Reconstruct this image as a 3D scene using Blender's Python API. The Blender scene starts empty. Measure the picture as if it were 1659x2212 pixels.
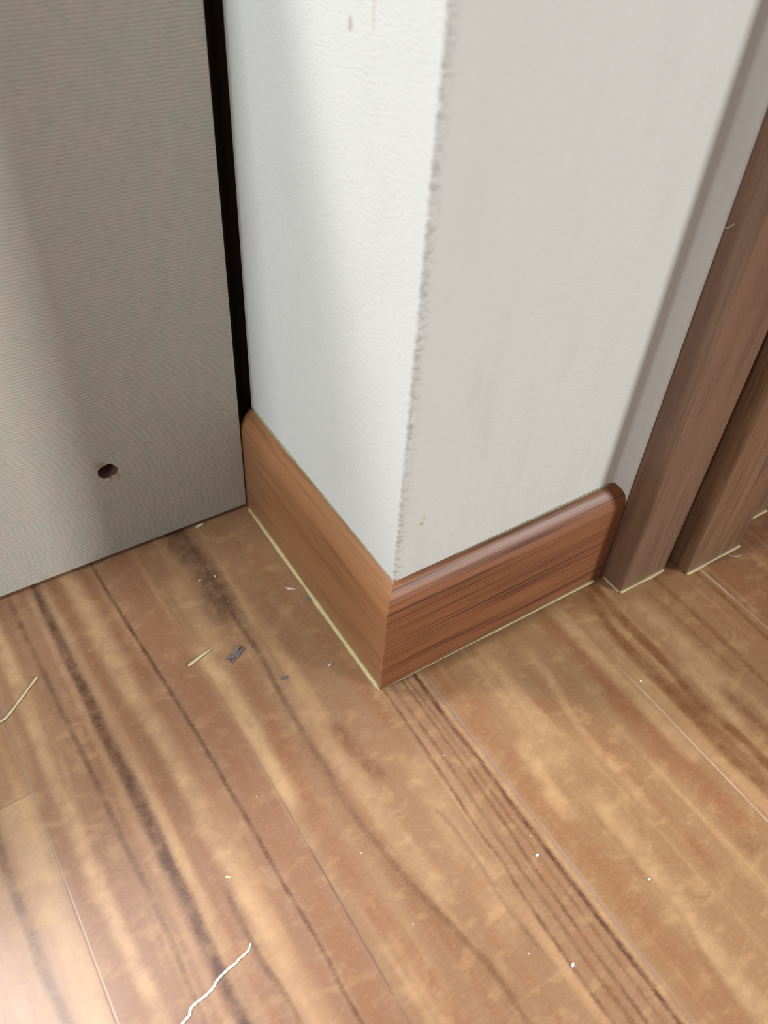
import bpy, bmesh, math, random
from mathutils import Vector, Matrix, noise
random.seed(7)
sc = bpy.context.scene
COL = sc.collection

# ------------------------------------------------------------------ camera
cam_d = bpy.data.cameras.new('camera'); cam = bpy.data.objects.new('camera', cam_d); COL.objects.link(cam)
cam_d.sensor_fit = 'HORIZONTAL'; cam_d.sensor_width = 36.0
cam_d.lens = 1842.958 * 36.0 / 1659.0
cam_d.clip_start = 0.01
R = [[0.8426121838466034, -0.3487889050242686, 0.41030599235842236],
     [-0.5358447487968163, -0.6188936732250522, 0.5743178792523171],
     [0.05362007851667835, -0.7037875538640721, -0.7083840527608533]]
CP = (-0.15257953, -0.20432570, 0.39045935)
cam.matrix_world = Matrix(((R[0][0], -R[0][1], -R[0][2], CP[0]),
                           (R[1][0], -R[1][1], -R[1][2], CP[1]),
                           (R[2][0], -R[2][1], -R[2][2], CP[2]), (0, 0, 0, 1)))
cam_d.dof.use_dof = True; cam_d.dof.focus_distance = 0.45; cam_d.dof.aperture_fstop = 12.0
sc.camera = cam

# ------------------------------------------------------------------ light
w = bpy.data.worlds.new('world'); sc.world = w; w.use_nodes = True
w.node_tree.nodes['Background'].inputs[0].default_value = (0.92, 0.96, 1.0, 1)
w.node_tree.nodes['Background'].inputs[1].default_value = 0.22

def area(name, loc, target, size, energy, color):
    d = bpy.data.lights.new(name, 'AREA'); d.shape = 'SQUARE'; d.size = size; d.energy = energy; d.color = color
    o = bpy.data.objects.new(name, d); COL.objects.link(o); o.location = loc
    o.rotation_euler = (Vector(target) - Vector(loc)).to_track_quat('-Z', 'Y').to_euler()
    return o
tube_l = area('ceiling_light', (-1.35, 0.19, 2.2), (-1.35, 0.19, 0), 0.9, 54.0, (0.90, 0.99, 1.0))
tube_l.data.shape = 'RECTANGLE'; tube_l.data.size_y = 0.27; tube_l.rotation_euler = (0, 0, 0)
area('floor_glint_light', (-0.76, 0.84, 2.2), (0, 0, 0), 0.36, 58.0, (1.0, 0.95, 0.93))  # unseen lamp added behind the panel for the glossy floor highlight
area('left_fill_light', (-2.3, -1.0, 1.3), (0, 0, 0.1), 0.7, 17.0, (0.92, 0.97, 1.0))  # unseen fill added to brighten the narrow wall strip beside the casing
area('room_light', (1.55, -2.05, 1.15), (0, 0, 0.1), 0.38, 55.0, (0.97, 0.99, 0.97))

sc.view_settings.view_transform = 'Standard'; sc.view_settings.look = 'None'
sc.view_settings.gamma = 1.0; sc.view_settings.use_curve_mapping = False
sc.view_settings.exposure = 0.0

# ------------------------------------------------------------------ node helper
class NT:
    def __init__(s, name):
        s.m = bpy.data.materials.new(name); s.m.use_nodes = True
        s.t = s.m.node_tree; s.b = s.t.nodes['Principled BSDF']
        s.pos = s.t.nodes.new('ShaderNodeNewGeometry').outputs['Position']
        x = s.t.nodes.new('ShaderNodeSeparateXYZ'); s.t.links.new(s.pos, x.inputs[0])
        s.x, s.y, s.z = x.outputs
    def put(s, sock, v):
        if hasattr(v, 'links'): s.t.links.new(v, sock)
        else: sock.default_value = v
    def math(s, op, a, b=0.0, c=None, clamp=False):
        n = s.t.nodes.new('ShaderNodeMath'); n.operation = op; n.use_clamp = clamp
        s.put(n.inputs[0], a); s.put(n.inputs[1], b)
        if c is not None: s.put(n.inputs[2], c)
        return n.outputs[0]
    def vec(s, x, y, z=0.0):
        n = s.t.nodes.new('ShaderNodeCombineXYZ')
        for i, v in enumerate((x, y, z)): s.put(n.inputs[i], v)
        return n.outputs[0]
    def sv(s, sx, sy, sz, off=0.0, x=None, y=None, z=None):
        return s.vec(s.math('MULTIPLY_ADD', x or s.x, sx, off), s.math('MULTIPLY', y or s.y, sy), s.math('MULTIPLY', z or s.z, sz))
    def noise(s, v, scale=1.0, detail=2.0, rough=0.5, dist=0.0):
        n = s.t.nodes.new('ShaderNodeTexNoise'); s.t.links.new(v, n.inputs['Vector'])
        n.inputs['Scale'].default_value = scale; n.inputs['Detail'].default_value = detail
        n.inputs['Roughness'].default_value = rough; n.inputs['Distortion'].default_value = dist
        return n.outputs[0]
    def rng(s, v, a, b, c=0.0, d=1.0, smooth=False):
        n = s.t.nodes.new('ShaderNodeMapRange'); n.interpolation_type = 'SMOOTHSTEP' if smooth else 'LINEAR'
        s.put(n.inputs['Value'], v)
        for k, q in zip(('From Min', 'From Max', 'To Min', 'To Max'), (a, b, c, d)): n.inputs[k].default_value = q
        return n.outputs[0]
    def mix(s, f, a, b):
        n = s.t.nodes.new('ShaderNodeMix'); n.data_type = 'RGBA'
        s.put(n.inputs[0], f)
        for i, v in ((6, a), (7, b)): s.put(n.inputs[i], tuple(v) + (1,) if isinstance(v, tuple) and len(v) == 3 else v)
        return n.outputs[2]
    def gauss(s, d, wdt):
        q = s.math('DIVIDE', d, wdt); q = s.math('MULTIPLY', q, q); q = s.math('MULTIPLY', q, -1.0)
        return s.math('EXPONENT', q)
    def curve(s, t, pts):
        n = s.t.nodes.new('ShaderNodeFloatCurve'); c = n.mapping.curves[0]
        pts = sorted(pts)
        c.points[0].location = pts[0]; c.points[1].location = pts[-1]
        for p in pts[1:-1]: c.points.new(*p)
        n.mapping.update(); s.put(n.inputs['Value'], t)
        return n.outputs[0]
    def bump(s, h, strength, dist):
        n = s.t.nodes.new('ShaderNodeBump'); n.inputs['Strength'].default_value = strength
        n.inputs['Distance'].default_value = dist; s.t.links.new(h, n.inputs['Height'])
        s.t.links.new(n.outputs[0], s.b.inputs['Normal'])
    def out(s, col=None, rough=None, spec=None):
        if col is not None: s.put(s.b.inputs['Base Color'], tuple(col) + (1,) if isinstance(col, tuple) and len(col) == 3 else col)
        if rough is not None: s.put(s.b.inputs['Roughness'], rough)
        if spec is not None: s.b.inputs['Specular IOR Level'].default_value = spec
        return s.m

# ------------------------------------------------------------------ floor material
# streaks are figures of the printed boards, one with shadow painted in: (line of x, y in metres, half width, strength, tone, open ends)
DK, MD, RD, PL, OR, GY, WH, BK = ((0.085, 0.034, 0.020), (0.18, 0.078, 0.034), (0.23, 0.092, 0.040), (0.57, 0.36, 0.19),
                      (0.175, 0.070, 0.024), (0.24, 0.19, 0.17), (0.72, 0.60, 0.52), (0.07, 0.055, 0.04))
STREAKS = [
 ([(-.1505,.170),(-.150,.132),(-.149,.111),(-.148,.076),(-.147,.043),(-.146,.019),(-.145,-.012),(-.144,-.041),(-.1445,-.10)], .0012, .55, DK, 1),
 ([(-.168,.16),(-.167,.10),(-.166,.05)], .0022, .35, MD, 0),
 ([(-.158,.16),(-.157,.10),(-.156,.04)], .0020, .30, MD, 0),
 ([(-.163,.09),(-.163,.07),(-.162,-.007),(-.161,-.042),(-.159,-.074),(-.157,-.12)], .0028, .72, PL, 1),
 ([(-.135,.17),(-.135,.144),(-.135,.107),(-.134,.07),(-.134,.047),(-.133,.023),(-.132,-.001),(-.132,-.028),(-.131,-.048),(-.131,-.072),(-.130,-.13)], .0024, .90, DK, 1),
 ([(-.140,.16),(-.139,.08),(-.138,0),(-.137,-.08)], .0016, .35, PL, 1),
 ([(-.1270,.17),(-.1256,.1538),(-.1246,.1213),(-.1249,.0905),(-.1185,.0534),(-.1175,.0221),(-.1173,.0096),(-.117,-.02)], .0030, .50, MD, 0),
 ([(-.1166,.16),(-.1147,.1036),(-.1134,.062),(-.1097,.0347),(-.1087,.0075),(-.108,-.03),(-.106,-.07),(-.103,-.12)], .0042, .62, PL, 1),
 ([(-.1085,.165),(-.1064,.1188),(-.1042,.0859),(-.103,.06)], .0020, .50, MD, 0),
 ([(-.104,.06),(-.102,.01),(-.101,-.06),(-.100,-.14)], .0045, .28, RD, 1),
 ([(-.102,.168),(-.0999,.1178),(-.098,.0874),(-.0962,.059),(-.094,.021),(-.093,-.010),(-.0922,-.0397),(-.0915,-.069),(-.0906,-.0889),(-.0906,-.12),(-.090,-.14)], .0009, .85, DK, 1),
 ([(-.122,-.02),(-.121,-.07),(-.120,-.14)], .0018, .40, RD, 1),
 ([(-.127,.03),(-.125,-.03),(-.124,-.10)], .0022, .30, PL, 1),
 ([(-.1145,-.05),(-.1145,-.0844),(-.1123,-.1032),(-.1116,-.13)], .0012, .55, DK, 0),
 ([(-.085,.16),(-.085,.08),(-.084,0),(-.083,-.12)], .0070, .35, RD, 1),
 ([(-.0690,.16),(-.0700,.11)], .0050, .25, MD, 0),
 # board between the corner and the second seam
 ([(-.0725,.075),(-.071,.0604),(-.0690,.0337),(-.0690,-.0053),(-.0690,-.04)], .0034, .85, PL, 0),
 ([(-.0660,.13),(-.0640,.09),(-.062,.06)], .0045, .40, PL, 0),
 ([(-.0505,.17),(-.0500,.1488),(-.0467,.1203),(-.0480,.0973),(-.0480,.080)], .0065, .80, DK, 0),  # wide band: a dark streak plus shadow painted in near the panel
 ([(-.0450,.17),(-.045,.1489),(-.0457,.0837),(-.045,.0513),(-.0467,.0286),(-.0476,.0028),(-.0478,-.0275),(-.0481,-.0508),(-.0454,-.0744),(-.0429,-.0936),(-.0381,-.1143),(-.0355,-.1282),(-.0330,-.1442),(-.0335,-.18)], .0013, .60, DK, 1),
 ([(-.0500,0),(-.0500,-.0275),(-.0500,-.0508),(-.0474,-.0744),(-.0449,-.0936),(-.0411,-.1143),(-.0375,-.1282),(-.0340,-.1442),(-.0335,-.18)], .0035, .50, MD, 0),
 ([(-.0620,.01),(-.0625,-.0187),(-.0638,-.0502),(-.0647,-.0732),(-.0629,-.0924),(-.0599,-.116),(-.0573,-.1371),(-.0552,-.17)], .0040, .55, RD, 0),
 ([(-.056,.06),(-.057,.02),(-.058,-.02)], .0040, .35, RD, 0),
 ([(-.0345,.000),(-.0329,-.0059),(-.0305,-.0253),(-.0266,-.0413),(-.025,-.048)], .0036, .95, MD, 0),
 ([(-.040,.03),(-.039,-.02),(-.036,-.07),(-.031,-.11)], .0040, .35, PL, 0),
 ([(-.026,.10),(-.028,.05),(-.022,.02)], .0050, .30, MD, 0),
 ([(-.0192,-.0650),(-.0112,-.0797),(-.0108,-.0964),(-.0116,-.1167),(-.010,-.15)], .0009, .45, DK, 0),
 ([(.0014,.000),(.0014,-.0086),(.0007,-.0337),(-.0005,-.0712),(-.0014,-.0867),(-.0011,-.1076),(-.002,-.1174),(-.003,-.16)], .0008, .62, DK, 1),
 ([(.0065,-.01),(.0060,-.05),(.0045,-.10),(.0040,-.15)], .0009, .40, DK, 1),
 ([(.0130,-.005),(.0125,-.05),(.0119,-.0879),(.0102,-.1123),(.0096,-.1405),(.009,-.19)], .0008, .55, DK, 1),
 ([(.0160,-.01),(.0160,-.06),(.0155,-.12),(.015,-.19)], .0007, .40, DK, 1),
 ([(.0210,.010),(.0210,-.0074),(.0201,-.0359),(.0209,-.0649),(.0203,-.0895),(.0205,-.1142),(.0204,-.1361),(.0206,-.20)], .0010, .90, DK, 1),
 ([(.0235,.01),(.0233,-.06),(.0235,-.20)], .0009, .40, PL, 1),
 ([(-.008,-.04),(-.012,-.08),(-.016,-.14)], .0060, .30, PL, 0),
 # board in front of the right-hand skirting
 ([(.033,0),(.034,-.06),(.035,-.12),(.037,-.22)], .0060, .45, RD, 1),
 ([(.0460,-.060),(.0427,-.0836),(.0405,-.104),(.0434,-.1117)], .0038, .65, PL, 0),
 ([(.060,-.01),(.058,-.05),(.056,-.09)], .0070, .35, PL, 0),
 ([(.0860,-.02),(.0837,-.0424),(.0785,-.0678),(.077,-.0826),(.0778,-.1022),(.077,-.13)], .0022, .45, PL, 0),
 ([(.1070,-.004),(.1070,-.0149),(.1093,-.0348),(.1102,-.058),(.1085,-.0771),(.1092,-.0942),(.1093,-.1139),(.1111,-.137),(.112,-.16)], .0042, .72, RD, 0),
 ([(.1040,-.060),(.1045,-.0941),(.104,-.125)], .0030, .45, RD, 0),
 ([(.0530,-.105),(.0523,-.1149),(.0526,-.1288),(.0513,-.1412),(.054,-.16),(.048,-.188),(.047,-.22)], .0016, .60, MD, 0),
 ([(.0580,-.10),(.0570,-.15),(.0530,-.20)], .0045, .50, PL, 0),
 ([(.0830,-.138),(.0828,-.1439),(.0824,-.1571),(.083,-.165)], .0030, .60, RD, 0),
 ([(.105,-.155),(.1065,-.162),(.1102,-.1698)], .0042, .60, MD, 0),
 ([(.118,0),(.117,-.05),(.117,-.12)], .0035, .50, PL, 0),
 ([(.070,-.045),(.071,-.062)], .0035, .45, RD, 0),
 # boards by the door
 ([(.1440,.000),(.1432,-.0098),(.1367,-.0419),(.136,-.0689),(.1354,-.097),(.134,-.1189),(.1359,-.1415),(.137,-.18)], .0030, .72, OR, 0),
 ([(.1500,.005),(.150,-.0088),(.1479,-.0332),(.1479,-.0513),(.1459,-.0789),(.1441,-.1008),(.1475,-.1195),(.1474,-.139),(.148,-.18)], .0024, .80, OR, 1),
 ([(.1395,-.05),(.1390,-.08),(.1410,-.12),(.143,-.15)], .0030, .50, OR, 0),
 ([(.130,-.01),(.128,-.05),(.128,-.09)], .0035, .45, PL, 0),
 ([(.1560,-.07),(.1550,-.10),(.1545,-.12)], .0030, .60, PL, 0),
 ([(.1650,-.02),(.1640,-.06),(.1640,-.10)], .0055, .45, PL, 0),
 ([(.1630,-.095),(.1627,-.1038),(.1629,-.1261),(.163,-.15)], .0020, .60, OR, 0),
 ([(.1880,-.01),(.1879,-.0206),(.1885,-.0473),(.1883,-.0704),(.1872,-.0904),(.1882,-.12)], .0016, .62, OR, 1),
 ([(.176,-.02),(.177,-.06),(.178,-.10)], .0014, .40, OR, 0),
 ([(.2143,-.030),(.2143,-.0442),(.2136,-.065),(.2129,-.0847),(.213,-.12)], .0014, .80, OR, 1),
 ([(.204,-.02),(.204,-.06),(.203,-.10)], .0050, .40, RD, 1),
 ([(.230,-.02),(.232,-.06),(.235,-.10)], .0060, .40, RD, 1),
 # board left of the first seam
 ([(-.1940,.034),(-.194,.015),(-.194,-.002),(-.193,-.025),(-.193,-.043),(-.191,-.062),(-.190,-.10)], .0020, .60, DK, 0),
 ([(-.183,.03),(-.182,-.02),(-.181,-.08)], .0050, .45, PL, 1),
 ([(-.183,.15),(-.183,.10),(-.184,.04)], .0060, .50, MD, 0),
]
def floor_material():
    n = NT('laminate_floor')
    # fine feathered edges: the fibres of the figure run across the boards
    j1 = n.noise(n.sv(260, 900, 1), 1, 4, 0.75)
    j2 = n.noise(n.sv(40, 30, 1, 7.3), 1, 2, 0.5)
    j3 = n.noise(n.sv(330, 18, 1, 3.1), 1, 2, 0.5)
    xj = n.math('ADD', n.x, n.math('MULTIPLY', n.math('SUBTRACT', j1, 0.5), 0.0030))
    xj = n.math('ADD', xj, n.math('MULTIPLY', n.math('SUBTRACT', j2, 0.5), 0.0020))
    # board tones
    def step(e, wd=0.0002): return n.rng(n.x, e - wd, e + wd)
    col = n.mix(0.0, (0.257, 0.138, 0.076), (0.257, 0.138, 0.076))
    col = n.mix(step(-.174), (0.227, 0.111, 0.064), (0.242, 0.124, 0.072))
    endj = n.math('MULTIPLY', n.math('LESS_THAN', n.x, -.174), n.math('LESS_THAN', n.math('ADD', n.y, n.math('MULTIPLY', n.math('ADD', n.x, .174), -0.07)), .0362))
    col = n.mix(endj, col, (0.308, 0.180, 0.109))
    col = n.mix(step(-.0740), col, (0.254, 0.138, 0.074))
    col = n.mix(step(.0260), col, (0.260, 0.144, 0.069))
    col = n.mix(step(.1230), col, (0.254, 0.130, 0.061))
    col = n.mix(step(.2200), col, (0.203, 0.090, 0.043))
    # broad and fine grain along y
    a = n.noise(n.sv(75, 5, 1, 11.0, x=xj), 1, 3, 0.55, 0.3)
    col = n.mix(n.math('MULTIPLY', n.rng(a, .50, .30, 0, 1, True), 0.55), col, (0.23, 0.098, 0.042))
    col = n.mix(n.math('MULTIPLY', n.rng(a, .52, .72, 0, 1, True), 0.55), col, (0.45, 0.265, 0.128))
    b = n.noise(n.sv(420, 14, 1, 5.0), 1, 3, 0.6)
    col = n.mix(n.math('MULTIPLY', n.rng(b, .50, .32, 0, 1, True), 0.18), col, (0.20, 0.085, 0.04))
    # mottled figure
    c = n.noise(n.sv(70, 110, 1, 1.7), 1, 3, 0.6, 0.4)
    col = n.mix(n.math('MULTIPLY', n.rng(c, .50, .68, 0, 1, True), 0.30), col, (0.46, 0.27, 0.12))
    col = n.mix(n.math('MULTIPLY', n.rng(c, .48, .32, 0, 1, True), 0.28), col, (0.27, 0.12, 0.05))
    t = n.rng(n.y, .17, -.23)
    vary = n.rng(j3, .25, .6, .5, 1.1)
    vary2 = n.rng(n.noise(n.sv(90, 90, 1, 9.0), 1, 4, 0.65), .32, .6, .35, 1.15)
    for line, wd, st, tone, opn in STREAKS:
        if tone is PL: st *= .62
        if tone is OR or tone is RD: st = min(1, st * 1.2)
        xs = [p[0] for p in line]; xc = (min(xs) + max(xs)) / 2; K = 0.04
        pts = [((.17 - y) / .40, 0.5 + (x - xc) / K) for x, y in line]
        cx = n.curve(t, pts)
        cx = n.math('MULTIPLY_ADD', cx, K, xc - 0.5 * K)
        q = n.math('DIVIDE', n.math('SUBTRACT', xj, cx), wd * 1.25)
        g = n.math('EXPONENT', n.math('MULTIPLY', n.math('POWER', n.math('ABSOLUTE', q), 3.0), -1.0))
        g = n.math('MULTIPLY', g, n.math('MULTIPLY', vary2, st))
        if not opn:
            y0, y1 = line[0][1], line[-1][1]; L = min(0.012, abs(y0 - y1) * .35)
            if y0 < .16: g = n.math('MULTIPLY', g, n.rng(n.y, y0 + L * .3, y0 - L, 0, 1, True))
            if y1 > -.2: g = n.math('MULTIPLY', g, n.rng(n.y, y1 - L * .3, y1 + L, 0, 1, True))
        g = n.math('MULTIPLY', g, 1.0, clamp=True)
        col = n.mix(g, col, tone)
    # ripple across the grain (chatoyant fibres)
    rp = n.noise(n.sv(330, 850, 1, 4.0), 1, 3, 0.65)
    col = n.mix(n.math('MULTIPLY', n.rng(rp, .52, .75), 0.16), col, (0.60, 0.38, 0.18))
    col = n.mix(n.math('MULTIPLY', n.rng(rp, .48, .25), 0.16), col, (0.20, 0.09, 0.04))
    # seams; the pale tones put the glossy groove's reflection into the colour
    h = None
    for sx, tone, st, ya, yb in ((-.1738, GY, .45, .5, .4), (-.0739, BK, .80, .03, -.06), (.0259, (.21,.185,.19), .95, .5, .4), (.1230, WH, .50, -.05, -.09), (.2185, WH, .45, .5, .4), (-.2738, GY, .5, .5, .4), (.32, GY, .5, .5, .4)):
        g = n.gauss(n.math('SUBTRACT', n.x, sx), .00042)
        ym = n.rng(n.noise(n.sv(0.1, 35, 1, sx * 40), 1, 1), .35, .6, .35, 1.0)
        col = n.mix(n.math('MULTIPLY', g, n.math('MULTIPLY', n.math('MULTIPLY', ym, n.rng(n.y, ya, yb)), st)), col, tone)
        hb = n.math('MULTIPLY', g, .2 if sx == -.0739 else .45)
        h = hb if h is None else n.math('MAXIMUM', h, hb)
    ge = n.gauss(n.math('SUBTRACT', n.math('ADD', n.y, n.math('MULTIPLY', n.math('ADD', n.x, .174), -0.07)), .0362), .0003)
    ge = n.math('MULTIPLY', ge, n.math('LESS_THAN', n.x, -.174))
    col = n.mix(n.math('MULTIPLY', ge, .5), col, BK)
    ht = n.math('MULTIPLY', n.math('MAXIMUM', h, ge), -1.0)
    ht = n.math('ADD', ht, n.math('MULTIPLY', rp, 0.05))
    n.bump(ht, 0.5, 0.0003)
    n.out(col, n.rng(c, .3, .7, .34, .40), 0.5)
    return n.m

# ------------------------------------------------------------------ other materials
def wallpaper(name, base, horiz=True, spots=()):
    n = NT(name)
    u = n.math('ADD', n.x, n.y)
    fib = n.noise(n.vec(n.math('MULTIPLY', u, 260), n.math('MULTIPLY', n.z, 1500)), 1, 3, 0.6)
    wv = n.noise(n.vec(n.math('MULTIPLY', u, 1500), n.math('MULTIPLY', n.z, 300)), 1, 2, 0.6)
    mot = n.noise(n.vec(n.math('MULTIPLY', u, 30), n.math('MULTIPLY', n.z, 14)), 1, 3, 0.6)
    dark = tuple(c * .86 for c in base)
    col = n.mix(n.math('MULTIPLY', n.rng(mot, .45, .75, 0, 1, True), 0.25), base, dark)
    col = n.mix(n.math('MULTIPLY', n.rng(fib, .55, .75), 0.25), col, tuple(c * .8 for c in base))
    for ax, a, z, ra, rz, tone, st in spots:
        da = n.math('DIVIDE', n.math('SUBTRACT', n.x if ax == 'x' else n.y, a), ra)
        dz = n.math('DIVIDE', n.math('SUBTRACT', n.z, z), rz)
        q = n.math('ADD', n.math('MULTIPLY', da, da), n.math('MULTIPLY', dz, dz))
        q = n.math('ADD', q, n.math('MULTIPLY', n.math('SUBTRACT', wv, .5), 1.2))
        col = n.mix(n.math('MULTIPLY', n.rng(q, 1.3, .5, 0, 1, True), st), col, tone)
    n.bump(n.math('ADD', n.math('MULTIPLY', fib, 1.0), n.math('MULTIPLY', wv, .5)), 0.35, 0.0007)
    return n.out(col, 0.85, 0.2)

def wall_right_mat():
    # soiled, pilled paper along the arris
    n = NT('wallpaper_right')
    fib = n.noise(n.vec(n.math('MULTIPLY', n.x, 220), n.math('MULTIPLY', n.z, 1500)), 1, 3, 0.6)
    wv = n.noise(n.vec(n.math('MULTIPLY', n.x, 1500), n.math('MULTIPLY', n.z, 300)), 1, 2, 0.6)
    mot = n.noise(n.vec(n.math('MULTIPLY', n.x, 45), n.math('MULTIPLY', n.z, 9)), 1, 3, 0.6)
    base = (0.65, 0.66, 0.64)
    col = n.mix(n.math('MULTIPLY', n.rng(mot, .45, .75, 0, 1, True), 0.55), base, (0.595, 0.595, 0.575))
    col = n.mix(n.math('MULTIPLY', n.rng(fib, .55, .75), 0.25), col, (0.50, 0.48, 0.46))
    ed = n.noise(n.vec(n.math('MULTIPLY', n.x, 250), n.math('MULTIPLY', n.z, 420)), 1, 3, 0.65)
    e = n.math('MULTIPLY', n.gauss(n.math('SUBTRACT', n.x, .0105), .0022), n.rng(ed, .42, .66, 0, 1, True))
    col = n.mix(n.math('MULTIPLY', e, .62), col, (0.34, 0.335, 0.32))
    for x, z, rx, rz, tone, st in ((.0216, .1089, .0011, .0013, (0.52, 0.36, 0.13), .75), (.0230, .1122, .0009, .0014, (0.60, 0.42, 0.30), .6)):
        dx = n.math('DIVIDE', n.math('SUBTRACT', n.x, x), rx); dz = n.math('DIVIDE', n.math('SUBTRACT', n.z, z), rz)
        q = n.math('ADD', n.math('ADD', n.math('MULTIPLY', dx, dx), n.math('MULTIPLY', dz, dz)), n.math('MULTIPLY', n.math('SUBTRACT', wv, .5), 1.2))
        col = n.mix(n.math('MULTIPLY', n.rng(q, 1.3, .5, 0, 1, True), st), col, tone)
    n.bump(n.math('ADD', fib, n.math('MULTIPLY', wv, .5)), 0.4, 0.0007)
    return n.out(col, 0.85, 0.2)

def wood(name, base, dark, pale, axis, rough=0.35, fine=900, st=0.6, spec=0.5, broad=1.0):
    n = NT(name)
    if axis == 'x': a, p, q = n.x, n.y, n.z
    elif axis == 'y': a, p, q = n.y, n.x, n.z
    else: a, p, q = n.z, n.x, n.y
    s = n.vec(n.math('MULTIPLY', a, 12 if broad == 1 else 6), n.math('MULTIPLY', p, fine * .35), n.math('MULTIPLY', q, fine * .35))
    l = n.vec(n.math('MULTIPLY', a, 7), n.math('MULTIPLY', p, 110), n.math('MULTIPLY', q, 110))
    f1 = n.noise(s, 1, 3, 0.6, 0.2); f2 = n.noise(l, 1, 3, 0.55, 0.4)
    col = n.mix(n.math('MULTIPLY', n.rng(f2, .50, .70, 0, 1, True), st * broad), base, pale)
    col = n.mix(n.math('MULTIPLY', n.rng(f2, .50, .30, 0, 1, True), st * broad), col, dark)
    col = n.mix(n.math('MULTIPLY', n.rng(f1, .50, .34, 0, 1, True), st), col, dark)
    n.bump(f1, 0.12, 0.0003)
    return n.out(col, rough, spec)

def plain(name, base, rough=0.7, var=0.15, sc_=700):
    n = NT(name)
    f = n.noise(n.sv(sc_, sc_, sc_), 1, 3, 0.6)
    col = n.mix(n.math('MULTIPLY', n.rng(f, .5, .75), 0.8), base, tuple(c * (1 - var) for c in base))
    n.bump(f, 0.3, 0.0003)
    return n.out(col, rough)

def panel_mat():
    n = NT('ribbed_panel_paper')
    wob = n.noise(n.vec(n.math('MULTIPLY', n.x, 60), n.math('MULTIPLY', n.z, 60)), 1, 2)
    ph = n.math('ADD', n.math('MULTIPLY', n.z, 3700.0), n.math('MULTIPLY', wob, 7.0))
    rib = n.math('MULTIPLY_ADD', n.math('SINE', ph), .5, .5)
    slub = n.noise(n.vec(n.math('MULTIPLY', n.x, 190), n.math('MULTIPLY', n.z, 1100)), 1, 3, 0.65)
    vert = n.noise(n.vec(n.math('MULTIPLY', n.x, 190), n.math('MULTIPLY', n.z, 35)), 1, 3, 0.6)
    tint = n.noise(n.vec(n.math('MULTIPLY', n.x, 130), n.math('MULTIPLY', n.z, 60)), 1, 3, 0.6)
    col = n.mix(n.rng(tint, .35, .65), (0.47, 0.475, 0.41), (0.53, 0.475, 0.425))
    col = n.mix(n.math('MULTIPLY', n.rng(slub, .5, .3), 0.55), col, (0.33, 0.28, 0.24))
    col = n.mix(n.math('MULTIPLY', n.rng(vert, .5, .7), 0.22), col, (0.54, 0.53, 0.49))
    col = n.mix(n.math('MULTIPLY', rib, n.math('MULTIPLY', slub, 0.60)), col, (0.32, 0.275, 0.24))
    n.bump(n.math('ADD', n.math('MULTIPLY', rib, -.6), slub), 0.35, 0.0006)
    return n.out(col, 0.8, 0.25)

M_FLOOR = floor_material()
M_WL = wallpaper('wallpaper_left', (0.64, 0.655, 0.65), spots=(
    ('y', .0618, .3042, .0013, .0026, (0.36, 0.25, 0.20), .6), ('y', .0478, .3110, .0008, .0060, (0.50, 0.43, 0.30), .5)))
M_WR = wall_right_mat()
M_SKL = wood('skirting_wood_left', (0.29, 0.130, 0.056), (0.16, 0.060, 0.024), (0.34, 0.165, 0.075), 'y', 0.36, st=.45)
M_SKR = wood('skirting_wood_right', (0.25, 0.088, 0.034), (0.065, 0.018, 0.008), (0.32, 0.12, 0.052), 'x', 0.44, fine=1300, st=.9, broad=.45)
M_CAS = wood('door_trim_wood', (0.19, 0.102, 0.062), (0.11, 0.056, 0.032), (0.235, 0.135, 0.088), 'z', 0.42, st=.55)
M_DOOR = wood('door_leaf_wood', (0.185, 0.095, 0.050), (0.09, 0.045, 0.022), (0.23, 0.13, 0.07), 'z', 0.42, st=.65)
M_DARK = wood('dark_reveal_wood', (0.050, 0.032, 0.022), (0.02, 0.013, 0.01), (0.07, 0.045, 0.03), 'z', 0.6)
M_PANEL = panel_mat()
M_BOARD = plain('raw_board', (0.16, 0.085, 0.055), .9, .5)
M_GLUE = plain('yellowed_sealant', (0.47, 0.39, 0.20), .5, .25, 500)
M_GLUE2 = plain('grey_sealant', (0.42, 0.33, 0.22), .5, .35, 500)
M_OLIVE = plain('dirty_paste', (0.30, 0.29, 0.18), .8, .35, 500)
M_STRAW = plain('straw', (0.52, 0.43, 0.25), .6, .3)
M_WHITE = plain('white_fibre', (0.92, 0.92, 0.90), .5, .1)
M_LINT = plain('grey_lint', (0.17, 0.15, 0.15), .9, .6, 2500)
M_PALE = plain('pale_dust', (0.62, 0.54, 0.45), .9, .3)
M_TORN = plain('torn_paper', (0.40, 0.35, 0.30), .9, .3)

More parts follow.
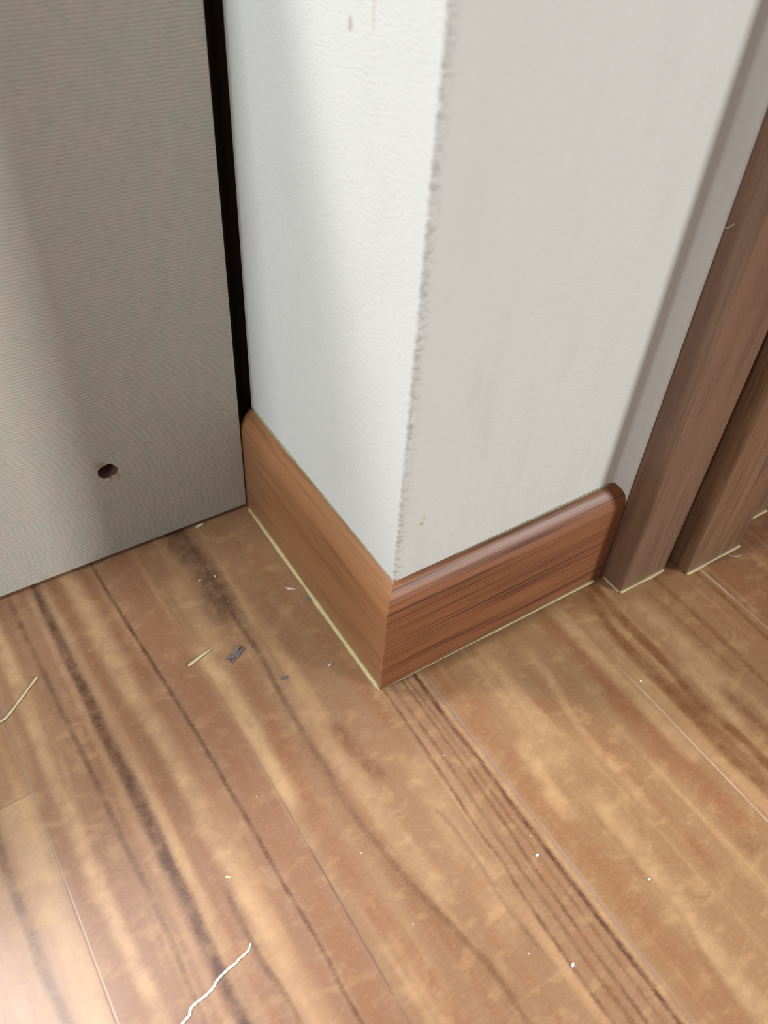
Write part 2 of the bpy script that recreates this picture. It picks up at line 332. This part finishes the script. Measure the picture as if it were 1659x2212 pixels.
# ------------------------------------------------------------------ mesh helpers
def obj(name, bm, mat, parent=None, smooth=False, **props):
    me = bpy.data.meshes.new(name); bmesh.ops.recalc_face_normals(bm, faces=bm.faces); bm.to_mesh(me); bm.free()
    me.materials.append(mat)
    if smooth:
        for p in me.polygons: p.use_smooth = True
    o = bpy.data.objects.new(name, me); COL.objects.link(o)
    if parent: o.parent = parent
    for k, v in props.items(): o[k] = v
    return o
def empty(name, loc=(0, 0, 0), **props):
    o = bpy.data.objects.new(name, None); COL.objects.link(o); o.location = loc
    for k, v in props.items(): o[k] = v
    return o
def box(x0, x1, y0, y1, z0, z1, bev=0.0, bm=None, seg=3):
    own = bmesh.new()
    bmesh.ops.create_cube(own, size=1.0, matrix=Matrix.Translation(((x0 + x1) / 2, (y0 + y1) / 2, (z0 + z1) / 2)) @ Matrix.Diagonal((x1 - x0, y1 - y0, z1 - z0, 1)))
    if bev: bmesh.ops.bevel(own, geom=own.edges[:], offset=bev, segments=seg, affect='EDGES', profile=.5)
    if bm is None: return own
    me = bpy.data.meshes.new('t'); own.to_mesh(me); own.free(); bm.from_mesh(me); bpy.data.meshes.remove(me)
    return bm
def prism(plan, zs, jitter=None):
    bm = bmesh.new(); rings = []
    for k, z in enumerate(zs):
        rings.append([bm.verts.new((*(jitter(i, x, y, z) if jitter else (x, y)), z)) for i, (x, y) in enumerate(plan)])
    n = len(plan)
    for a, b in zip(rings, rings[1:]):
        for i in range(n): bm.faces.new((a[i], a[(i + 1) % n], b[(i + 1) % n], b[i]))
    bm.faces.new(rings[0]); bm.faces.new(rings[-1])
    return bm
def tube(bm, pts, radii, seg=8, flat=1.0):
    pts = [Vector(p) for p in pts]; rings = []
    for i, p in enumerate(pts):
        d = (pts[min(i + 1, len(pts) - 1)] - pts[max(i - 1, 0)]).normalized()
        s = d.cross(Vector((0, 0, 1)))
        s = s.normalized() if s.length > 1e-5 else Vector((1, 0, 0))
        u = s.cross(d).normalized(); r = radii[i] if isinstance(radii, (list, tuple)) else radii
        rings.append([bm.verts.new(p + s * math.cos(2 * math.pi * k / seg) * r + u * math.sin(2 * math.pi * k / seg) * r * flat) for k in range(seg)])
    for a, b in zip(rings, rings[1:]):
        for k in range(seg): bm.faces.new((a[k], a[(k + 1) % seg], b[(k + 1) % seg], b[k]))
    bm.faces.new(rings[0]); bm.faces.new(rings[-1])
def smooth_line(pts, n=6):
    pts = [Vector(p) for p in pts]; out = []
    for i in range(len(pts) - 1):
        p0, p1, p2, p3 = pts[max(i - 1, 0)], pts[i], pts[i + 1], pts[min(i + 2, len(pts) - 1)]
        for k in range(n):
            t = k / n
            out.append(.5 * ((2 * p1) + (-p0 + p2) * t + (2 * p0 - 5 * p1 + 4 * p2 - p3) * t * t + (-p0 + 3 * p1 - 3 * p2 + p3) * t ** 3))
    out.append(pts[-1]); return out

TOP = 2.3
# ------------------------------------------------------------------ setting
obj('floor', box(-1.6, 1.6, -1.8, 1.6, -.02, 0), M_FLOOR, kind='structure')

# left face of the corner (faces -x)
zs = [0, .05] + [.05 + i * .01 for i in range(1, 40)] + [TOP]
obj('wall_left', prism([(.009, .0110), (.009, .1632), (.129, .1632), (.129, .131)], zs), M_WL, kind='structure')
# right face (faces -y), worn arris on the left and a rounded internal corner on the right
plan = [(.009, .0110)]
for k in range(1, 5):
    a = math.pi + k / 5 * math.pi / 2
    plan.append((.0110 + .002 * math.cos(a), .0110 + .002 * math.sin(a)))
nar = len(plan)
plan += [(.0112, .009), (.0118, .009), (.0124, .009), (.05, .009), (.10, .009), (.146, .009)]
plan += [(.1520, .0090), (.1532, .0088), (.1541, .0082), (.1548, .0073), (.1575, .0038), (.1590, .0018), (.1600, .0010), (.1600, .0012 + .13), (.129, .131)]
def jit(i, x, y, z):
    if 0 < i <= nar and .06 < z < .5:
        q = noise.noise(Vector((z * 420, i * .25, 3.0))) * .0003 + noise.noise(Vector((z * 90, i * .2, 8.0))) * .00035
        return (x - q * .6, y - abs(q) * .7)
    return (x, y)
zs2 = [0, .06] + [.06 + i * .0011 for i in range(1, 290)] + [.5, TOP]
obj('wall_right', prism(plan, zs2, jit), M_WR, smooth=False, kind='structure')
obj('wall_back', box(.1602, 1.5, .020, .12, 0, TOP), M_WR, kind='structure')
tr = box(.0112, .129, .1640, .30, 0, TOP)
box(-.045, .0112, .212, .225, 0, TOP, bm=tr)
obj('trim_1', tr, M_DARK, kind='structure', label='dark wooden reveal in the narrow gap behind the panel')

# skirting boards
PROF = [(0, 0), (.00005, .001), (.0001, .030), (.0001, .0615), (.0002, .0625)]
_c = [(1 - math.cos(math.radians(a)), math.sin(math.radians(a))) for a in range(18, 73, 6)]
PROF += [(.0002 + .0088 * (u - _c[0][0]) / (_c[-1][0] - _c[0][0]), .0625 + .0123 * (v - _c[0][1]) / (_c[-1][1] - _c[0][1])) for u, v in _c[1:]]
def skirting(name, mat, axis, start_cut, end, **props):
    bm = bmesh.new(); n = 70; rings = []
    for k in range(n + 1):
        ring = []
        for o, z in PROF + [(.0090, 0.0)]:
            s = o if start_cut else 0
            v = s + (end - s) * k / n
            wob = noise.noise(Vector((v * 18, z * 5, 1.0))) * .00018
            oo = o + (wob if z > .01 and o < .008 else 0)
            ring.append(bm.verts.new((oo, v, z) if axis == 'y' else (v, oo, z)))
        rings.append(ring)
    m = len(rings[0])
    for a, b in zip(rings, rings[1:]):
        for i in range(m): bm.faces.new((a[i], a[(i + 1) % m], b[(i + 1) % m], b[i]))
    bm.faces.new(rings[0]); bm.faces.new(rings[-1])
    o = obj(name, bm, mat, smooth=True, kind='structure', **props)
    o.data.set_sharp_from_angle(angle=math.radians(20))
    return o
skl = skirting('baseboard_left', M_SKL, 'y', True, .1625)
skr = skirting('baseboard_right', M_SKR, 'x', True, .1585)

def bead(name, parent, mat, a, b, r, nz, n=60, rvar=.45, **props):
    """a squeezed, slightly uneven run of sealant from a to b; r may be a function of t"""
    a, b = Vector(a), Vector(b); pts = []; rad = []
    for k in range(n + 1):
        t = k / n; p = a.lerp(b, t)
        q = noise.noise(Vector((t * (b - a).length * 260, nz, 0)))
        q2 = noise.noise(Vector((t * (b - a).length * 60, nz + 5, 0)))
        rr = (r(t) if callable(r) else r) * (1 + rvar * (q * .5 + q2))
        pts.append(p); rad.append(max(rr, .00015) * (0.5 if k in (0, n) else 1))
    bm = bmesh.new(); tube(bm, pts, rad, 8, .8)
    return obj(name, bm, mat, parent, smooth=True, **props)
bead('sealant_bead', skl, M_GLUE, (-.0004, .158, .0002), (-.0006, .0005, .0002), lambda t: .0012 + .0004 * t, 1, label='yellowed sealant bead along the floor')
bead('sealant_bead', skr, M_GLUE, (.1545, -.0003, .0003), (.060, -.0003, .0003), lambda t: .0011 - .0005 * t, 2, label='yellow sealant bead along the floor')
bead('sealant_bead', skr, M_GLUE2, (.062, -.0002, .0003), (.001, -.0002, .0003), lambda t: .0006 - .0003 * t, 3, label='thin grey sealant line along the floor')
bead('paste_line', skl, M_OLIVE, (.0088, .160, .0748), (.0088, .012, .0748), lambda t: .0009 - .0006 * t, 4, rvar=.8, label='dirty greenish paste line under the wallpaper')
bead('paste_line', skr, M_OLIVE, (.150, .0088, .0748), (.045, .0088, .0748), lambda t: .0008 - .0005 * t, 5, rvar=.8, label='dirty greenish paste line under the wallpaper')

# ------------------------------------------------------------------ door at the right
door = empty('door_1', (.16, -.0155, 0), kind='structure')
def dchild(name, bm, mat, **p):
    bmesh.ops.translate(bm, verts=bm.verts, vec=(-.16, .0155, 0))
    return obj(name, bm, mat, door, **p)
dchild('door_casing', box(.1605, .1990, -.0155, .0200, 0, 2.1, .0012), M_CAS, smooth=False)
dchild('door_rebate', box(.1985, .2090, .0150, .0200, 0, 2.1), M_DARK, label='dark backing strip coloured as the shade between the casing and the frame')  # near-black strip puts the groove's shade into its colour
fr = box(.2068, .2570, -.0255, .0200, 0, 2.1, .0015)
dchild('door_frame', fr, M_DOOR)
dchild('door_panel', box(.2575, .62, -.0125, .0200, .001, 2.1, .001), M_DOOR)
def dbead(a, b, r, nz):
    o = Vector((-.16, .0155, 0))
    return bead('sealant_bead', door, M_GLUE, Vector(a) + o, Vector(b) + o, r, nz, label='yellowed sealant bead along the floor')
dbead((.1606, -.0010, .0003), (.1606, -.0150, .0003), .0007, 11)
dbead((.1606, -.0158, .0006), (.1975, -.0158, .0006), .0012, 12)
dbead((.2075, -.0258, .0005), (.2560, -.0258, .0005), .0011, 13)
dbead((.2720, -.0128, .0005), (.2980, -.0128, .0005), .0011, 14)

# ------------------------------------------------------------------ the leaning ribbed panel with its screw hole
PX1, PX0, PY0, PY1, PZ0, PZ1 = -.0010, -.62, .1600, .1900, .0026, .45
HC = (-.0806, .0660)
panel = empty('ribbed_panel', (PX1, PY0, 0), label='tall beige ribbed fabric-look panel with a screw hole, standing left of the white wall corner', category='panel')
def pchild(name, bm, mat, **p):
    par = p.pop('par', panel)
    bmesh.ops.translate(bm, verts=bm.verts, vec=(-PX1, -PY0, 0))
    return obj(name, bm, mat, par, **p)
bm = bmesh.new(); nh = 22; ring = []
for k in range(nh):
    a = 2 * math.pi * k / nh
    r = .0058 * (1 + .16 * noise.noise(Vector((math.cos(a) * 1.6, math.sin(a) * 1.6, 4.2))) + random.uniform(-.05, .05))
    ring.append(bm.verts.new((HC[0] + r * math.cos(a) * .98, PY0, HC[1] + r * math.sin(a) * .88)))
outer = [bm.verts.new(p) for p in ((PX0, PY0, PZ0), (PX1, PY0, PZ0), (PX1, PY0, PZ1), (PX0, PY0, PZ1))]
edges = [bm.edges.new((l[i], l[(i + 1) % len(l)])) for l in (ring, outer) for i in range(len(l))]
bmesh.ops.triangle_fill(bm, use_beauty=True, edges=edges)
back = [bm.verts.new((v.co.x, PY1, v.co.z)) for v in outer]
for i in range(4): bm.faces.new((outer[i], outer[(i + 1) % 4], back[(i + 1) % 4], back[i]))
bm.faces.new(back)
pan = pchild('board', bm, M_PANEL)
bm = bmesh.new(); rings = []
for d, s in ((.0001, 1.0), (.0012, .93), (.0050, .80), (.0110, .70)):
    rings.append([bm.verts.new((HC[0] + (v[0]) * s, PY0 + d, HC[1] + v[1] * s)) for v in
                  [((.0059) * math.cos(2 * math.pi * k / nh) * 1.04, (.0059) * math.sin(2 * math.pi * k / nh) * .95) for k in range(nh)]])
for a, b in zip(rings, rings[1:]):
    for i in range(nh): bm.faces.new((a[i], a[(i + 1) % nh], b[(i + 1) % nh], b[i]))
bm.faces.new(rings[-1])
pchild('screw_hole', bm, M_BOARD, smooth=True, label='dark screw hole with torn edge')
def flap(pts, mat):
    bm = bmesh.new()
    f = [bm.verts.new((HC[0] + x, PY0 - y, HC[1] + z)) for x, y, z in pts]
    bk = [bm.verts.new((v.co.x, v.co.y + .00025, v.co.z)) for v in f]
    bm.faces.new(f); bm.faces.new(bk)
    for i in range(len(f)): bm.faces.new((f[i], f[(i + 1) % len(f)], bk[(i + 1) % len(f)], bk[i]))
    return bm
pchild('torn_paper', flap([(-.0036, .0001, -.0042), (.0002, .0003, -.0046), (.0004, .0006, -.0054), (-.0016, .0008, -.0062), (-.0032, .0005, -.0056)], M_TORN), M_TORN)
pchild('torn_paper', flap([(.0010, .0004, -.0040), (.0046, .0006, -.0032), (.0044, .0010, -.0062), (.0018, .0012, -.0066)], M_BOARD), M_GLUE2, label='brown torn edge below the hole')
pchild('torn_paper', flap([(-.0050, .0004, .0048), (-.0012, .0003, .0046), (-.0014, .0010, .0070), (-.0036, .0012, .0080), (-.0058, .0008, .0066)], M_TORN), M_GLUE2, label='scuffed paper above the hole')
for gx in (-.05, -.30, -.57):
    pchild('glide', box(gx - .012, gx + .012, .168, .184, 0, .0028), M_DARK)

# ------------------------------------------------------------------ litter on the floor
def thing(name, bm, mat, label, cat, smooth=True, group=None):
    # origin at the thing's own base
    c = Vector((0, 0, 0))
    for v in bm.verts: c += v.co
    c /= max(len(bm.verts), 1); c.z = 0
    bmesh.ops.translate(bm, verts=bm.verts, vec=-c)
    o = obj(name, bm, mat, smooth=smooth); o.location = c; o['label'] = label; o['category'] = cat
    if group: o['group'] = group
    return o
def settle(bm):
    zmin = min(v.co.z for v in bm.verts)
    bmesh.ops.translate(bm, verts=bm.verts, vec=(0, 0, -zmin))
    return bm

bm = bmesh.new()
L = smooth_line([(-.1521, .0987, .0009), (-.1590, .0931, .0009), (-.1655, .0878, .0009), (-.1712, .0832, .0009), (-.1729, .0820, .0010), (-.1763, .0812, .0010), (-.184, .0806, .0009)], 5)
tube(bm, L, [.0004 if i in (0, len(L) - 1) else .0007 + .0001 * math.sin(i) for i in range(len(L))], 8, .6)
thing('wood_splinter', settle(bm), M_STRAW, 'long bent straw-coloured wood splinter on the floor at the left edge', 'splinter')
bm = bmesh.new()
L = smooth_line([(-.0818, .0650, .0008), (-.0780, .0660, .0009), (-.0740, .0671, .0010), (-.0700, .0681, .0009), (-.0668, .0689, .0008)], 4)
tube(bm, L, [(.0003 if i == 0 else .0010 - .0007 * (i / len(L)) ** 2) for i in range(len(L))], 8, .6)
thing('wood_splinter', settle(bm), M_STRAW, 'short straight pale splinter lying beside the grey lint tuft', 'splinter')
def tuft(center, direction, length, width, n, r, seed):
    rnd = random.Random(seed); bm = bmesh.new(); d = Vector(direction).normalized(); s = Vector((-d.y, d.x, 0))
    for k in range(n):
        p = Vector(center) + d * rnd.uniform(-.3, .3) * length + s * rnd.uniform(-.4, .4) * width
        q = []; h = rnd.uniform(.0004, .0022) * (width / .004)
        dd = (d + s * rnd.uniform(-.5, .5)).normalized()
        for j in range(5):
            t = j / 4 - .5
            q.append(p + dd * t * length * rnd.uniform(.5, .75) + s * rnd.uniform(-.15, .15) * width + Vector((0, 0, r + h * (1 - 4 * t * t) * .8)))
        tube(bm, smooth_line(q, 3), r, 5)
    return settle(bm)
thing('lint_tuft', tuft((-.0560, .0595, 0), (.0104, .0041, 0), .0115, .0034, 26, .00022, 3), M_LINT, 'dark grey lint tuft between the short splinter and the left skirting', 'lint')
thing('lint_tuft', tuft((-.0404, .0324, 0), (.0037, -.001, 0), .0045, .0014, 9, .00018, 5), M_LINT, 'small grey lint fleck in front of the left skirting, in the open floor', 'lint')
thing('lint_tuft', tuft((-.0088, .0852, 0), (.0047, -.0039, 0), .0055, .0014, 8, .00022, 6), M_PALE, 'pale thin lint sliver next to the left skirting sealant', 'lint')
thing('lint_tuft', tuft((-.0035, .0735, .0010), (.003, -.002, 0), .0035, .0018, 8, .0002, 8), M_LINT, 'tiny grey fluff caught on the left skirting sealant', 'lint')
thing('lint_tuft', tuft((-.0155, .0276, 0), (.003, .001, 0), .0035, .0020, 7, .0002, 9), M_PALE, 'faint pale fluff near the foot of the skirting corner', 'lint')
bm = bmesh.new()
T = [(-.1154, -.0788), (-.1177, -.0810), (-.1222, -.0819), (-.1239, -.0826), (-.1276, -.0830), (-.1317, -.0840), (-.1343, -.0850), (-.1358, -.0862), (-.1402, -.0874), (-.1447, -.0879), (-.1472, -.0889), (-.1484, -.0906), (-.1518, -.0918), (-.156, -.095), (-.161, -.098)]
L = smooth_line([(x, y, .0005) for x, y in T], 6)
for ph in (0, math.pi):
    pts = []
    for i, p in enumerate(L):
        d = (L[min(i + 1, len(L) - 1)] - L[max(i - 1, 0)]).normalized(); s = Vector((-d.y, d.x, 0))
        pts.append(p + s * .00022 * math.sin(i * .9 + ph) + Vector((0, 0, .00022 * math.cos(i * .9 + ph))))
    tube(bm, pts, [.00020 + .00012 * min(1, i / 25) for i in range(len(pts))], 6)
thing('thread', settle(bm), M_WHITE, 'white twisted thread snaking across the floor at the bottom edge', 'thread')
bm = bmesh.new()
tube(bm, smooth_line([(.2435, -.0283, .0006), (.2452, -.0303, .0010), (.2470, -.0318, .0009), (.2497, -.0318, .0006)], 5), .00022, 6)
thing('fibre', settle(bm), M_PALE, 'curled pale fibre on the floor against the door frame', 'fibre')
def crumb(x, y, sx, sy, sz, mat, label, cat, seed, rz=0, group=None, name='crumb'):
    bm = bmesh.new(); bmesh.ops.create_icosphere(bm, subdivisions=2, radius=1.0)
    for v in bm.verts:
        v.co *= 1 + .28 * noise.noise(v.co * 1.6 + Vector((seed, 0, 0)))
    bmesh.ops.transform(bm, matrix=Matrix.Rotation(rz, 4, 'Z') @ Matrix.Diagonal((sx, sy, sz, 1)), verts=bm.verts)
    settle(bm); o = thing(name, bm, mat, label, cat, True, group); o.location = (x, y, 0)
    return o
crumb(.0148, -.1133, .00085, .0007, .0005, M_WHITE, 'white crumb just left of the long grey floor seam', 'crumb', 1)
crumb(.0522, -.1489, .00070, .00055, .0004, M_WHITE, 'white crumb on the golden board right of the long grey seam', 'crumb', 2)
crumb(-.0025, -.1580, .00120, .00055, .0004, M_WHITE, 'largest white crumb, oval, nearest the bottom of the photo', 'crumb', 3, rz=.6)
crumb(.1264, -.0681, .00060, .0005, .0004, M_WHITE, 'small white crumb just beyond the pale seam at the right', 'crumb', 4)
bm = box(-.0014, .0014, -.0006, .0006, 0, .0004, .0001, seg=1); bmesh.ops.rotate(bm, verts=bm.verts, cent=(0, 0, 0), matrix=Matrix.Rotation(-.7, 3, 'Z'))
bmesh.ops.translate(bm, verts=bm.verts, vec=(-.1115, -.0485, 0))
thing('chip', bm, M_STRAW, 'pale wood chip on the striped boards above the white thread', 'chip', False)
for i, (x, y) in enumerate([(-.0519, .1173), (-.0428, .1158), (.0072, -.0492), (-.0548, -.0699), (-.0518, -.1085), (.0181, -.1042), (-.0158, -.1445), (-.1244, .1011), (-.0836, -.0208)]):
    s = .00042 if i > 1 else .0008
    crumb(x, y, s * 1.3, s * .6, s * .4, M_PALE, 'tiny pale dust speck lying on the wood floor', 'dust speck', 20 + i, rz=i, group='dust specks on the floor', name='dust_speck')
crumb(-.0335, .1585, .0030, .0010, .0007, M_PALE, 'pale dust flake under the bottom edge of the ribbed panel', 'dust flake', 40, rz=.1, name='dust_flake')
bm = bmesh.new()
tube(bm, smooth_line([(.1602, .0010, .2266), (.1585, -.0008, .2275), (.1580, -.0022, .2285), (.1590, -.0036, .2305)], 5), .00016, 6)
o = thing('fibre', bm, M_PALE, 'fine pale fibre clinging to the side of the brown door casing', 'fibre')
